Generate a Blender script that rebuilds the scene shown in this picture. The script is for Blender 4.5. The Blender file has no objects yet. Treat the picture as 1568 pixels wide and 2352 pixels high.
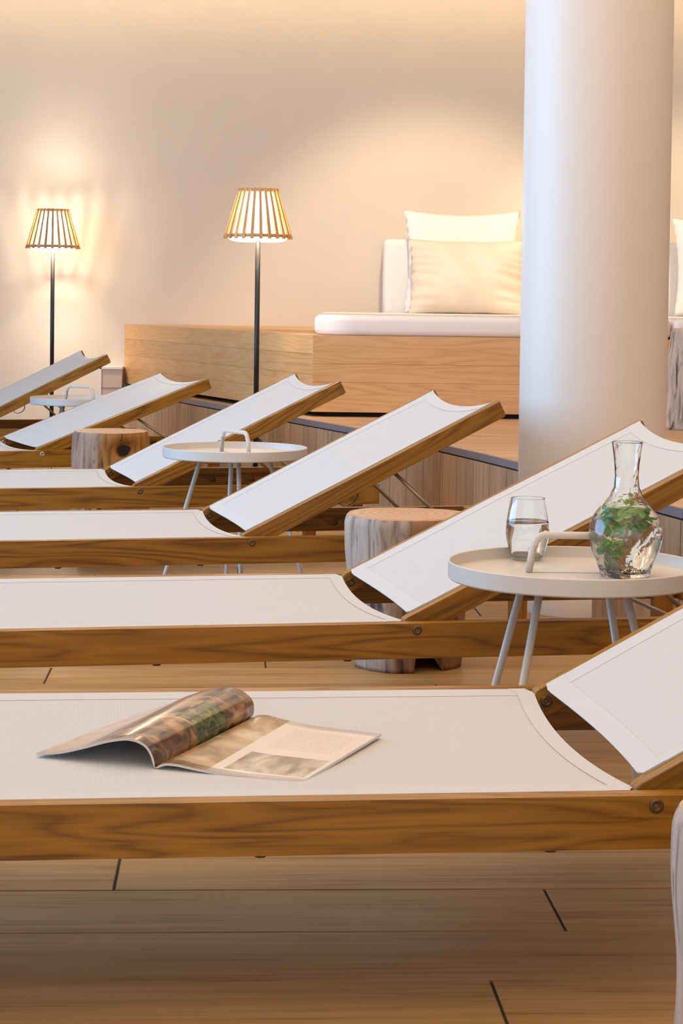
import bpy, bmesh, math, random
from mathutils import Vector, Matrix
PI = math.pi
R = math.radians
rnd = random.Random(7)
S = bpy.context.scene
C = S.collection

# ---------------------------------------------------------------- camera
f_px, PITCH, ROLL, HORIZON = 4514.35, 0.0385185, 0.0132789, 688.42
fw = Vector((0, math.cos(PITCH), -math.sin(PITCH)))
x0 = Vector((1, 0, 0)); u0 = x0.cross(fw)
rt = math.cos(ROLL) * x0 + math.sin(ROLL) * u0
up = -math.sin(ROLL) * x0 + math.cos(ROLL) * u0
cam_data = bpy.data.cameras.new('camera'); cam = bpy.data.objects.new('camera', cam_data); C.objects.link(cam)
M = Matrix((rt, up, -fw)).transposed().to_4x4(); M.translation = Vector((0, 0, .85)); cam.matrix_world = M
cam_data.sensor_fit = 'HORIZONTAL'; cam_data.sensor_width = 36; cam_data.lens = f_px * 36 / 1568
cam_data.shift_y = -(1176 - (HORIZON + f_px * math.tan(PITCH))) / 1568
cam_data.clip_start = .05; cam_data.clip_end = 60
S.camera = cam
# ---------------------------------------------------------------- world, exposure, large lights
S.view_settings.view_transform = 'Standard'; S.view_settings.look = 'None'
S.view_settings.gamma = 1; S.view_settings.use_curve_mapping = False
S.view_settings.exposure = 0.0
W = bpy.data.worlds.new('world'); S.world = W; W.use_nodes = True
W.node_tree.nodes['Background'].inputs[0].default_value = (.62, .78, 1, 1)
W.node_tree.nodes['Background'].inputs[1].default_value = 1.0

def area(name, loc, rot, sx, sy, power, col, spread=180):
    l = bpy.data.lights.new(name, 'AREA'); l.shape = 'RECTANGLE'; l.size = sx; l.size_y = sy
    l.energy = power; l.color = col; l.spread = R(spread)
    o = bpy.data.objects.new(name, l); C.objects.link(o); o.location = loc; o.rotation_euler = rot
    return o
area('window_and_fill_light', (-4.42, 4.9, 1.50), (0, R(-90), 0), 2.25, 4.6, 205, (.24, .56, 1))        # in the left window
area('window_and_fill_light', (0, -1.9, 1.4), (R(90), 0, 0), 7.0, 2.2, 30, (1, .88, .76))              # unseen warm fill, added behind the camera to brighten the foreground
area('ceiling_light', (.2, 3.8, 2.56), (0, 0, 0), 4.2, 8.6, 150, (1, .72, .46))                   # warm ceiling panel over the loungers
area('cove_light', (0, 10.32, 2.70), (R(-25), 0, 0), 8.6, .08, 125, (1, .78, .50))                # strip in the ceiling cove
def spot(loc, tgt, power, col, size, blend=.6, r=.05):
    l = bpy.data.lights.new('ceiling_spot', 'SPOT'); l.energy = power; l.color = col; l.spot_size = R(size); l.spot_blend = blend
    l.shadow_soft_size = r
    o = bpy.data.objects.new('ceiling_spot', l); C.objects.link(o); o.location = loc
    o.rotation_euler = (Vector(tgt) - Vector(loc)).to_track_quat('-Z', 'Y').to_euler()
spot((.35, 8.7, 2.55), (.45, 10.3, .9), 130, (1, .80, .58), 62)
spot((1.9, 8.7, 2.55), (1.8, 10.3, .9), 130, (1, .78, .55), 62)

# ---------------------------------------------------------------- materials
def mat(name):
    m = bpy.data.materials.new(name); m.use_nodes = True
    nt = m.node_tree; b = nt.nodes['Principled BSDF']
    return m, nt, b
def N(nt, t, **kw):
    n = nt.nodes.new(t)
    for k, v in kw.items(): setattr(n, k, v)
    return n
def plain(name, col, rough=.5, metal=0, bump=0, bscale=200, coat=0):
    m, nt, b = mat(name)
    b.inputs['Base Color'].default_value = (*col, 1); b.inputs['Roughness'].default_value = rough; b.inputs['Metallic'].default_value = metal
    if coat: b.inputs['Coat Weight'].default_value = coat; b.inputs['Coat Roughness'].default_value = .25
    if bump:
        tc = N(nt, 'ShaderNodeTexCoord'); n = N(nt, 'ShaderNodeTexNoise'); n.inputs['Scale'].default_value = bscale; n.inputs['Detail'].default_value = 4
        bp = N(nt, 'ShaderNodeBump'); bp.inputs['Strength'].default_value = bump; bp.inputs['Distance'].default_value = .002
        nt.links.new(tc.outputs['Object'], n.inputs['Vector']); nt.links.new(n.outputs[0], bp.inputs['Height']); nt.links.new(bp.outputs[0], b.inputs['Normal'])
    return m
def ramp(nt, stops):
    r = N(nt, 'ShaderNodeValToRGB'); e = r.color_ramp.elements
    e[0].position = stops[0][0]; e[0].color = (*stops[0][1], 1); e[1].position = stops[-1][0]; e[1].color = (*stops[-1][1], 1)
    for p, c in stops[1:-1]:
        q = e.new(p); q.color = (*c, 1)
    return r
def wood(name, dark, mid, light, axis=0, grain=14, lines=9, pore=1.0, rough=.45, var=.12, stretch=.12, figure=.55, ps=(8, 320)):
    """contour lines of a stretched noise give the cathedral figure; a very stretched fine noise gives the pores"""
    m, nt, b = mat(name); L = nt.links.new
    tc = N(nt, 'ShaderNodeTexCoord'); oi = N(nt, 'ShaderNodeObjectInfo')
    off = N(nt, 'ShaderNodeVectorMath', operation='SCALE'); off.inputs[0].default_value = (13.1, 7.7, 5.3); L(oi.outputs['Random'], off.inputs['Scale'])
    add = N(nt, 'ShaderNodeVectorMath', operation='ADD'); L(tc.outputs['Object'], add.inputs[0]); L(off.outputs[0], add.inputs[1])
    def mp(sa, s):
        n = N(nt, 'ShaderNodeMapping'); v = [s, s, s]; v[axis] = sa; n.inputs['Scale'].default_value = v; L(add.outputs[0], n.inputs[0]); return n
    m1 = mp(grain * stretch, grain); n1 = N(nt, 'ShaderNodeTexNoise'); n1.inputs['Scale'].default_value = 1; n1.inputs['Detail'].default_value = 2.5; n1.inputs['Roughness'].default_value = .45; n1.inputs['Distortion'].default_value = .3
    L(m1.outputs[0], n1.inputs[0])
    k = N(nt, 'ShaderNodeMath', operation='MULTIPLY'); k.inputs[1].default_value = lines; L(n1.outputs[0], k.inputs[0])
    pp = N(nt, 'ShaderNodeMath', operation='PINGPONG'); pp.inputs[1].default_value = .5; L(k.outputs[0], pp.inputs[0])
    m2 = mp(*ps); n2 = N(nt, 'ShaderNodeTexNoise'); n2.inputs['Scale'].default_value = 1; n2.inputs['Detail'].default_value = 3; L(m2.outputs[0], n2.inputs[0])
    m3 = mp(1.4, 9); n3 = N(nt, 'ShaderNodeTexNoise'); n3.inputs['Scale'].default_value = 1; n3.inputs['Detail'].default_value = 2; L(m3.outputs[0], n3.inputs[0])
    s1 = N(nt, 'ShaderNodeMath', operation='MULTIPLY'); s1.inputs[1].default_value = 2 * figure; L(pp.outputs[0], s1.inputs[0])
    s2 = N(nt, 'ShaderNodeMath', operation='MULTIPLY_ADD'); s2.inputs[1].default_value = .55 * pore; L(n2.outputs[0], s2.inputs[0]); L(s1.outputs[0], s2.inputs[2])
    s3 = N(nt, 'ShaderNodeMath', operation='MULTIPLY_ADD'); s3.inputs[1].default_value = .5; L(n3.outputs[0], s3.inputs[0]); L(s2.outputs[0], s3.inputs[2])
    s4 = N(nt, 'ShaderNodeMath', operation='MULTIPLY'); s4.inputs[1].default_value = 1 / (figure + .55 * pore + .5); L(s3.outputs[0], s4.inputs[0])
    rp = ramp(nt, [(.22, dark), (.45, mid), (.75, light)]); L(s4.outputs[0], rp.inputs[0])
    hv = N(nt, 'ShaderNodeHueSaturation'); L(rp.outputs[0], hv.inputs['Color'])
    mr = N(nt, 'ShaderNodeMapRange'); mr.inputs['To Min'].default_value = 1 - var; mr.inputs['To Max'].default_value = 1 + var; L(oi.outputs['Random'], mr.inputs[0]); L(mr.outputs[0], hv.inputs['Value'])
    L(hv.outputs[0], b.inputs['Base Color']); b.inputs['Roughness'].default_value = rough
    bp = N(nt, 'ShaderNodeBump'); bp.inputs['Strength'].default_value = .18; bp.inputs['Distance'].default_value = .0012; L(n2.outputs[0], bp.inputs['Height']); L(bp.outputs[0], b.inputs['Normal'])
    return m
TEAK = wood('teak', (.12, .044, .002), (.265, .115, .006), (.35, .16, .014), grain=14, lines=13, rough=.40, figure=.8, stretch=.08, pore=1.5, ps=(5, 230), var=.10)
TEAK_Y = wood('teak_across', (.20, .075, .008), (.40, .175, .024), (.50, .24, .045), axis=1, grain=14, lines=13, rough=.40, figure=.8, stretch=.08, pore=1.5, ps=(5, 230))
TEAK_Z = wood('teak_upright', (.18, .065, .008), (.34, .145, .02), (.44, .20, .035), axis=2, grain=14, lines=13, rough=.40, figure=.8, stretch=.08, pore=1.5, ps=(5, 230))
OAK = wood('oak', (.52, .26, .09), (.66, .37, .15), (.74, .45, .21), grain=10, lines=12, rough=.5, var=.05, pore=.9, stretch=.10, figure=.3)
FLOOR = wood('floor_tile', (.15, .072, .022), (.42, .235, .082), (.56, .34, .14), grain=11, lines=6, rough=.36, var=.10, stretch=.07, figure=.3, pore=2.0, ps=(3.5, 150))
PLAT = wood('platform_tile', (.33, .19, .09), (.50, .30, .15), (.60, .38, .21), grain=7, lines=5, rough=.42, var=.06, stretch=.15, figure=.35, pore=.8)
RISER = wood('riser_tile', (.22, .13, .065), (.42, .26, .145), (.55, .36, .22), axis=2, grain=14, lines=4, rough=.45, var=.16, stretch=.12, figure=.3, pore=1.2)
ASH = wood('lamp_slat', (.42, .22, .08), (.55, .31, .13), (.65, .40, .19), axis=2, grain=20, lines=4, rough=.5)
GROUT = plain('grout', (.055, .05, .048), .9)
DARK = plain('painted_recess_shade', (.012, .011, .012), .8)  # near-black that paints shade into the plinth recess and the knot hollows
WALLM = plain('wall_paint', (.74, .635, .505), .85, bump=.15, bscale=90)
CEIL = plain('ceiling_paint', (.85, .82, .78), .9)
COLM = plain('column_paint', (.78, .73, .67), .5, bump=.05, bscale=60, coat=.12)
LACQ = plain('table_lacquer', (.62, .575, .515), .42, coat=.1)
IRON = plain('lamp_pole_iron', (.035, .034, .036), .35, .6)
BRASS = plain('support_rod_metal', (.36, .28, .19), .4, .7)
BOLT = plain('bolt_bronze', (.16, .11, .07), .38, .8)
BOLTS = plain('bolt_steel', (.62, .58, .52), .3, .8)
TRIM = plain('edge_trim_metal', (.27, .25, .26), .45, .4, bump=.3, bscale=60)
PANEL = plain('beige_panel', (.62, .47, .36), .6)
WHITE = plain('white_edge', (.86, .80, .74), .6)
STRAP = plain('strap_webbing', (.33, .24, .15), .8)
PLASTIC = plain('glide_plastic', (.06, .05, .04), .6)

def fabric(name, col, scale, bump, transl=.0, rough=.85, wr=0):
    m, nt, b = mat(name); L = nt.links.new
    b.inputs['Base Color'].default_value = (*col, 1); b.inputs['Roughness'].default_value = rough
    b.inputs['Sheen Weight'].default_value = .1
    tc = N(nt, 'ShaderNodeTexCoord')
    wx = N(nt, 'ShaderNodeTexWave', wave_type='BANDS', bands_direction='X'); wx.inputs['Scale'].default_value = scale
    wy = N(nt, 'ShaderNodeTexWave', wave_type='BANDS', bands_direction='Y'); wy.inputs['Scale'].default_value = scale
    mx = N(nt, 'ShaderNodeMath', operation='MAXIMUM')
    for w_ in (wx, wy): L(tc.outputs['Object'], w_.inputs[0])
    L(wx.outputs['Fac'], mx.inputs[0]); L(wy.outputs['Fac'], mx.inputs[1])
    h = mx
    if wr:
        n = N(nt, 'ShaderNodeTexNoise'); n.inputs['Scale'].default_value = wr; n.inputs['Detail'].default_value = 4; L(tc.outputs['Object'], n.inputs[0])
        a = N(nt, 'ShaderNodeMath', operation='MULTIPLY_ADD'); a.inputs[1].default_value = 6; L(n.outputs[0], a.inputs[0]); L(mx.outputs[0], a.inputs[2]); h = a
    bp = N(nt, 'ShaderNodeBump'); bp.inputs['Strength'].default_value = bump; bp.inputs['Distance'].default_value = .0008
    L(h.outputs[0], bp.inputs['Height']); L(bp.outputs[0], b.inputs['Normal'])
    if transl:
        t = N(nt, 'ShaderNodeBsdfTranslucent'); t.inputs[0].default_value = (*col, 1)
        ms = N(nt, 'ShaderNodeMixShader'); ms.inputs[0].default_value = transl
        L(b.outputs[0], ms.inputs[1]); L(t.outputs[0], ms.inputs[2]); L(ms.outputs[0], nt.nodes['Material Output'].inputs[0])
    return m
SLING = fabric('sling_mesh_fabric', (.63, .635, .625), 150, .35, transl=.12)
HEM = fabric('sling_hem', (.64, .645, .635), 150, .2, transl=.12)
COTTON = fabric('cushion_cotton', (.86, .81, .75), 260, .1, wr=18)
CREAM = fabric('pillow_cotton', (.76, .64, .50), 260, .1, wr=22)

def glass(name, col, ior, rough=0.0, crackle=0):
    m, nt, b = mat(name); L = nt.links.new
    b.inputs['Base Color'].default_value = (*col, 1); b.inputs['Roughness'].default_value = rough
    b.inputs['Transmission Weight'].default_value = 1; b.inputs['IOR'].default_value = ior
    if crackle:
        tc = N(nt, 'ShaderNodeTexCoord'); mp = N(nt, 'ShaderNodeMapping'); mp.inputs['Rotation'].default_value = (.3, .5, 0); mp.inputs['Scale'].default_value = (1, 1, .6)
        n = N(nt, 'ShaderNodeTexVoronoi'); n.inputs['Scale'].default_value = 75
        n2 = N(nt, 'ShaderNodeTexNoise'); n2.inputs['Scale'].default_value = 40; n2.inputs['Detail'].default_value = 3
        a = N(nt, 'ShaderNodeMath', operation='ADD'); L(tc.outputs['Object'], mp.inputs[0]); L(mp.outputs[0], n.inputs[0]); L(mp.outputs[0], n2.inputs[0])
        L(n.outputs[0], a.inputs[0]); L(n2.outputs[0], a.inputs[1])
        bp = N(nt, 'ShaderNodeBump'); bp.inputs['Strength'].default_value = crackle; bp.inputs['Distance'].default_value = .003
        L(a.outputs[0], bp.inputs['Height']); L(bp.outputs[0], b.inputs['Normal'])
    return m
GLASS = glass('clear_glass', (.985, .995, .99), 1.38)
CRACK = glass('crackled_glass', (.98, .995, .985), 1.38, crackle=.38)
WATER = glass('water', (.985, .995, .99), 1.33)
m_, nt_, b_ = mat('mint_leaf'); LEAF = m_
n_ = N(nt_, 'ShaderNodeTexNoise'); n_.inputs['Scale'].default_value = 160
oi_ = N(nt_, 'ShaderNodeObjectInfo'); ad_ = N(nt_, 'ShaderNodeMath', operation='MULTIPLY_ADD'); ad_.inputs[1].default_value = .4
nt_.links.new(n_.outputs[0], ad_.inputs[2]); nt_.links.new(oi_.outputs['Random'], ad_.inputs[0])
r_ = ramp(nt_, [(.3, (.09, .32, .03)), (.6, (.24, .58, .08)), (.95, (.46, .76, .20))]); nt_.links.new(ad_.outputs[0], r_.inputs[0]); nt_.links.new(r_.outputs[0], b_.inputs['Base Color'])
b_.inputs['Roughness'].default_value = .45; b_.inputs['Subsurface Weight'].default_value = .15; b_.inputs['Subsurface Radius'].default_value = (.004, .006, .002)
STEM = plain('mint_stem', (.30, .50, .10), .5)

def emit(name, col, s):
    m, nt, b = mat(name); b.inputs['Base Color'].default_value = (*col, 1); b.inputs['Emission Color'].default_value = (*col, 1); b.inputs['Emission Strength'].default_value = s
    return m
BULB = emit('lamp_bulb_glow', (1, .86, .66), 40)
m_, nt_, b_ = mat('lamp_liner'); LINER = m_
b_.inputs['Base Color'].default_value = (.9, .84, .74, 1); b_.inputs['Roughness'].default_value = .7
t_ = N(nt_, 'ShaderNodeBsdfTranslucent'); t_.inputs[0].default_value = (.95, .85, .68, 1); x_ = N(nt_, 'ShaderNodeMixShader'); x_.inputs[0].default_value = .5
tr_ = N(nt_, 'ShaderNodeBsdfTransparent'); y_ = N(nt_, 'ShaderNodeMixShader'); y_.inputs[0].default_value = .4
nt_.links.new(b_.outputs[0], x_.inputs[1]); nt_.links.new(t_.outputs[0], x_.inputs[2]); nt_.links.new(x_.outputs[0], y_.inputs[1]); nt_.links.new(tr_.outputs[0], y_.inputs[2]); nt_.links.new(y_.outputs[0], nt_.nodes['Material Output'].inputs[0])

def stump_mat(name, pale, brown, darkc, thr=.5):
    m, nt, b = mat(name); L = nt.links.new
    tc = N(nt, 'ShaderNodeTexCoord')
    def nz(sc, s3, det=3, dis=0):
        mp = N(nt, 'ShaderNodeMapping'); mp.inputs['Scale'].default_value = s3; L(tc.outputs['Object'], mp.inputs[0])
        n = N(nt, 'ShaderNodeTexNoise'); n.inputs['Scale'].default_value = sc; n.inputs['Detail'].default_value = det; n.inputs['Distortion'].default_value = dis; L(mp.outputs[0], n.inputs[0]); return n
    big = nz(5, (1, 1, .25), 1.5); mid = nz(52, (1, 1, .13), 6, .7); crk = nz(16, (1, 1, .22), 3, 1.4)
    r1 = ramp(nt, [(thr - .03, pale), (thr + .03, brown)]); sx_ = N(nt, 'ShaderNodeSeparateXYZ'); L(tc.outputs['Object'], sx_.inputs[0])
    ma_ = N(nt, 'ShaderNodeMath', operation='MULTIPLY_ADD'); ma_.inputs[1].default_value = 1.5; L(sx_.outputs[0], ma_.inputs[0]); L(big.outputs[0], ma_.inputs[2]); L(ma_.outputs[0], r1.inputs[0])
    r2 = ramp(nt, [(.33, (.22, .20, .18)), (.47, (.85, .82, .8)), (.68, (1.2, 1.17, 1.14))]); L(mid.outputs[0], r2.inputs[0])
    mx = N(nt, 'ShaderNodeMix', data_type='RGBA', blend_type='MULTIPLY'); mx.inputs[0].default_value = .75; L(r1.outputs[0], mx.inputs['A']); L(r2.outputs[0], mx.inputs['B'])
    r3 = ramp(nt, [(.32, (1, 1, 1)), (.40, (0, 0, 0))]); L(crk.outputs[0], r3.inputs[0])
    mk = N(nt, 'ShaderNodeMix', data_type='RGBA'); mk.inputs['B'].default_value = (*darkc, 1); L(r3.outputs[0], mk.inputs[0]); L(mx.outputs['Result'], mk.inputs['A'])
    L(mk.outputs['Result'], b.inputs['Base Color']); b.inputs['Roughness'].default_value = .75
    bp = N(nt, 'ShaderNodeBump'); bp.inputs['Strength'].default_value = .5; bp.inputs['Distance'].default_value = .006; L(mid.outputs[0], bp.inputs['Height']); L(bp.outputs[0], b.inputs['Normal'])
    return m
BARK = stump_mat('weathered_bark', (.50, .40, .32), (.34, .19, .10), (.09, .05, .03), .52)
BARKB = stump_mat('brown_bark', (.40, .24, .16), (.40, .19, .045), (.04, .018, .008), .47)
m_, nt_, b_ = mat('stump_cut_face'); CUT = m_
tc_ = N(nt_, 'ShaderNodeTexCoord'); w_ = N(nt_, 'ShaderNodeTexWave', wave_type='RINGS', rings_direction='Z'); w_.inputs['Scale'].default_value = 14; w_.inputs['Distortion'].default_value = 5; w_.inputs['Detail'].default_value = 3; w_.inputs['Detail Scale'].default_value = 1.2
nt_.links.new(tc_.outputs['Object'], w_.inputs[0]); r_ = ramp(nt_, [(0, (.47, .28, .16)), (.6, (.55, .35, .21)), (1, (.60, .40, .26))]); nt_.links.new(w_.outputs['Fac'], r_.inputs[0]); nt_.links.new(r_.outputs[0], b_.inputs['Base Color']); b_.inputs['Roughness'].default_value = .5

# ---------------------------------------------------------------- mesh helpers
class MB:
    def __init__(s): s.v = []; s.f = []; s.m = []; s.sm = []
    def add(s, vs, fs, mi=0, smooth=False):
        o = len(s.v); s.v += [tuple(v) for v in vs]; s.f += [tuple(i + o for i in f) for f in fs]; s.m += [mi] * len(fs); s.sm += [smooth] * len(fs)
        return s
    def box(s, x0, x1, y0, y1, z0, z1, mi=0):
        vs = [(x, y, z) for z in (z0, z1) for y in (y0, y1) for x in (x0, x1)]
        return s.add(vs, [(0, 2, 3, 1), (4, 5, 7, 6), (0, 1, 5, 4), (2, 6, 7, 3), (0, 4, 6, 2), (1, 3, 7, 5)], mi)
    def prism(s, poly, z0, z1, mi=0, ax=2):
        """polygon (ccw) extruded along an axis (2: z, 1: y with poly in x,z)"""
        n = len(poly)
        mk = (lambda p, h: (p[0], p[1], h)) if ax == 2 else (lambda p, h: (p[0], h, p[1]))
        vs = [mk(p, z0) for p in poly] + [mk(p, z1) for p in poly]
        fs = [tuple(range(n))[::-1], tuple(range(n, 2 * n))] + [(i, (i + 1) % n, n + (i + 1) % n, n + i) for i in range(n)]
        if ax == 1: fs = [f[::-1] for f in fs]
        return s.add(vs, fs, mi)
    def tube(s, pts, r, seg=12, mi=0, cap=True, closed=False):
        pts = [Vector(p) for p in pts]; n = len(pts); rs = r if isinstance(r, (list, tuple)) else [r] * n
        rings = []; nrm = None
        for i, p in enumerate(pts):
            if closed: t = (pts[(i + 1) % n] - pts[i - 1]).normalized()
            else: t = ((pts[i + 1] if i < n - 1 else p) - (pts[i - 1] if i else p)).normalized()
            if nrm is None:
                a = Vector((0, 0, 1)) if abs(t.z) < .9 else Vector((1, 0, 0)); nrm = t.cross(a).normalized()
            else: nrm = (nrm - t * nrm.dot(t)).normalized()
            b = t.cross(nrm)
            rings.append([p + rs[i] * (math.cos(2 * PI * k / seg) * nrm + math.sin(2 * PI * k / seg) * b) for k in range(seg)])
        vs = [v for rg in rings for v in rg]; fs = []
        for i in range(n if closed else n - 1):
            j = (i + 1) % n
            fs += [(i * seg + k, i * seg + (k + 1) % seg, j * seg + (k + 1) % seg, j * seg + k) for k in range(seg)]
        if cap and not closed: fs += [tuple(range(seg))[::-1], tuple(range((n - 1) * seg, n * seg))]
        return s.add(vs, fs, mi, True)
    def lathe(s, prof, seg=48, mi=0, cx=0, cy=0, closed=False):
        n = len(prof); vs = []; fs = []
        for r, z in prof: vs += [(cx + r * math.cos(2 * PI * k / seg), cy + r * math.sin(2 * PI * k / seg), z) for k in range(seg)]
        for i in range(n if closed else n - 1):
            j = (i + 1) % n
            fs += [(i * seg + k, i * seg + (k + 1) % seg, j * seg + (k + 1) % seg, j * seg + k) for k in range(seg)]
        return s.add(vs, fs, mi, True)
    def grid(s, fn, nu, nv, mi=0, smooth=True):
        vs = [fn(i / nu, j / nv) for j in range(nv + 1) for i in range(nu + 1)]
        fs = [(j * (nu + 1) + i, j * (nu + 1) + i + 1, (j + 1) * (nu + 1) + i + 1, (j + 1) * (nu + 1) + i) for j in range(nv) for i in range(nu)]
        return s.add(vs, fs, mi, smooth)
    def mesh(s, name, mats):
        me = bpy.data.meshes.new(name); me.from_pydata(s.v, [], s.f); me.update()
        for m in (mats if isinstance(mats, (list, tuple)) else [mats]): me.materials.append(m)
        me.polygons.foreach_set('material_index', s.m); me.polygons.foreach_set('use_smooth', s.sm)
        return me
    def obj(s, name, mats, parent=None, loc=(0, 0, 0), rot=(0, 0, 0), bevel=0, weld=False, sharp=0, solid=0, segs=2):
        me = s.mesh(name, mats)
        if weld or sharp:
            bm = bmesh.new(); bm.from_mesh(me)
            if weld: bmesh.ops.remove_doubles(bm, verts=bm.verts, dist=1e-5)
            bmesh.ops.recalc_face_normals(bm, faces=bm.faces); bm.to_mesh(me); bm.free()
            if sharp: me.set_sharp_from_angle(angle=R(sharp))
        return link(name, me, parent, loc, rot, bevel, solid, segs)
def link(name, me, parent=None, loc=(0, 0, 0), rot=(0, 0, 0), bevel=0, solid=0, segs=2):
    o = bpy.data.objects.new(name, me); C.objects.link(o); o.location = loc; o.rotation_euler = rot
    if parent: o.parent = parent
    if solid: q = o.modifiers.new('solid', 'SOLIDIFY'); q.thickness = solid; q.offset = -1
    if bevel: q = o.modifiers.new('bevel', 'BEVEL'); q.width = bevel; q.segments = segs; q.limit_method = 'ANGLE'; q.angle_limit = R(40); q.harden_normals = False
    return o
def thing(name, label, cat, loc=(0, 0, 0), rotz=0, group=None):
    o = bpy.data.objects.new(name, None); C.objects.link(o); o.location = loc; o.rotation_euler = (0, 0, rotz); o.empty_display_size = .1
    o['label'] = label; o['category'] = cat
    if group: o['group'] = group
    return o
def tag(o, label, cat, group=None):
    o['label'] = label; o['category'] = cat
    if group: o['group'] = group
    return o
def struct(o): o['kind'] = 'structure'; return o
def dup_tree(o, parent=None):
    c = o.copy(); C.objects.link(c)
    if parent: c.parent = parent
    for ch in list(o.children): dup_tree(ch, c)
    return c

# ---------------------------------------------------------------- room shell
PSI = R(3.25)                                   # the floor planks run a little askew to the view
fl = struct(MB().box(-5, 5, -2.6, 11.4, -.06, -.004).obj('floor', GROUT, rot=(0, 0, 0)))
cs, sn = math.cos(PSI), math.sin(PSI)
def plank_mesh(name, ln, wd, th, m, bev=.0012):
    """a bevelled plank, origin at its centre top"""
    b = bev; x, y = ln / 2, wd / 2
    vs = [(-x, -y, -th), (x, -y, -th), (x, y, -th), (-x, y, -th), (-x, -y, -b), (x, -y, -b), (x, y, -b), (-x, y, -b), (-x + b, -y + b, 0), (x - b, -y + b, 0), (x - b, y - b, 0), (-x + b, y - b, 0)]
    fs = [(0, 1, 5, 4), (1, 2, 6, 5), (2, 3, 7, 6), (3, 0, 4, 7), (4, 5, 9, 8), (5, 6, 10, 9), (6, 7, 11, 10), (7, 4, 8, 11), (8, 9, 10, 11)]
    return MB().add(vs, fs).mesh(name, m)
PW, PL = .189, 1.2
pm = plank_mesh('plank', PL - .004, PW - .0022, .008, FLOOR)
stuff = MB()
offs = {0: -.155 + .0, 1: .465, 2: .86, 3: .335, -1: .1}
v_first = 2.421                                 # lower edge line of the row that lies just below the first lounger rail
nseen = 0
for row in range(-22, 46):
    v0 = v_first + PW * row                     # row index 0 spans v 2.421..2.61
    known = {2: -.158, 1: .463, -1: .335, 0: .75, 10: -.40, 11: .09}
    o0 = known.get(row, (row * .437 + .13) % PL)
    k = -5
    while k < 6:
        ul = o0 + k * PL; uc, vc = ul + PL / 2, v0 + PW / 2
        X, Y = uc * cs - vc * sn, uc * sn + vc * cs
        if -4.9 < X < 4.9 and -2.5 < Y < 11.2:
            seen = Y > 1.6 and abs(X) < .19 * Y + .75 and X < .95 + .03 * Y
            if seen and nseen < 290:
                link('plank', pm, fl, (X, Y, 0), (0, 0, PSI)); nseen += 1
            else:
                stuff.add([(X + (a * cs - b * sn), Y + (a * sn + b * cs), z) for a, b, z in [(-PL / 2 + .002, -PW / 2 + .001, -.001), (PL / 2 - .002, -PW / 2 + .001, -.001), (PL / 2 - .002, PW / 2 - .001, -.001), (-PL / 2 + .002, PW / 2 - .001, -.001)]], [(0, 1, 2, 3)])
        k += 1
so = stuff.obj('plank_field', FLOOR, fl); so['kind'] = 'stuff'

WY = 10.70                                       # back wall
struct(MB().box(-4.7, 4.7, WY, WY + .2, 0, 3.0).obj('wall_back', WALLM))
wl = MB()
wl.box(-4.7, -4.5, -2.2, WY, 0, .35); wl.box(-4.7, -4.5, -2.2, WY, 2.65, 3.0); wl.box(-4.7, -4.5, -2.2, 2.55, .35, 2.65); wl.box(-4.7, -4.5, 7.25, WY, .35, 2.65)
struct(wl.obj('wall_left', WALLM))
struct(MB().box(4.5, 4.7, -2.2, WY, 0, 3.0).obj('wall_right', WALLM))
wf = MB()
wf.box(-4.7, -3.6, -2.2, -2.0, 0, 3); wf.box(3.6, 4.7, -2.2, -2.0, 0, 3); wf.box(-3.6, 3.6, -2.2, -2.0, 0, .25); wf.box(-3.6, 3.6, -2.2, -2.0, 2.55, 3)
struct(wf.obj('wall_front', WALLM))
struct(MB().box(-4.7, 4.7, -2.2, 10.42, 2.60, 2.66).obj('ceiling', CEIL))
struct(MB().box(-4.7, 4.7, 10.1, WY + .2, 3.0, 3.06).obj('trim_1', CEIL))       # slab over the light cove
def window(name, p0, p1, z0, z1, axis):
    b = MB(); t = .05; n = 4
    for i in range(n + 1):
        c = p0 + (p1 - p0) * i / n
        if axis == 'y': b.box(-4.62, -4.55, c - t / 2, c + t / 2, z0, z1)
        else: b.box(c - t / 2, c + t / 2, -2.12, -2.05, z0, z1)
    for z in (z0, z1 - t):
        if axis == 'y': b.box(-4.62, -4.55, p0, p1, z, z + t)
        else: b.box(p0, p1, -2.12, -2.05, z, z + t)
    struct(b.obj(name, WHITE))
window('window_1', 2.55, 7.25, .35, 2.65, 'y'); window('window_2', -3.6, 3.6, .25, 2.55, 'x')

# ---------------------------------------------------------------- raised platform along the back
HP = .36
CUR = [(2.2, 1.36), (3.4, 1.10), (4.683, .82), (4.88, .77), (5.967, .549), (6.34, .448), (6.703, .339), (7.559, .029), (8.153, -.204), (8.881, -.495), (9.443, -.719), (9.754, -.829), (10.70, -1.20)]
def edge(y):
    for (ya, xa), (yb, xb) in zip(CUR, CUR[1:]):
        if y <= yb: return xa + (xb - xa) * (y - ya) / (yb - ya)
    return CUR[-1][1]
pf = thing('raised_platform', 'raised platform of wood-look tiles with a curved tiled riser and dark edge trim', 'platform')
poly = [(edge(y) + .012, y) for y, _ in CUR]
MB().prism([(4.49, 2.2)] + [(4.49, WY - .001)] + poly[::-1], 0, HP - .008).obj('platform_core', GROUT, pf)
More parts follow.
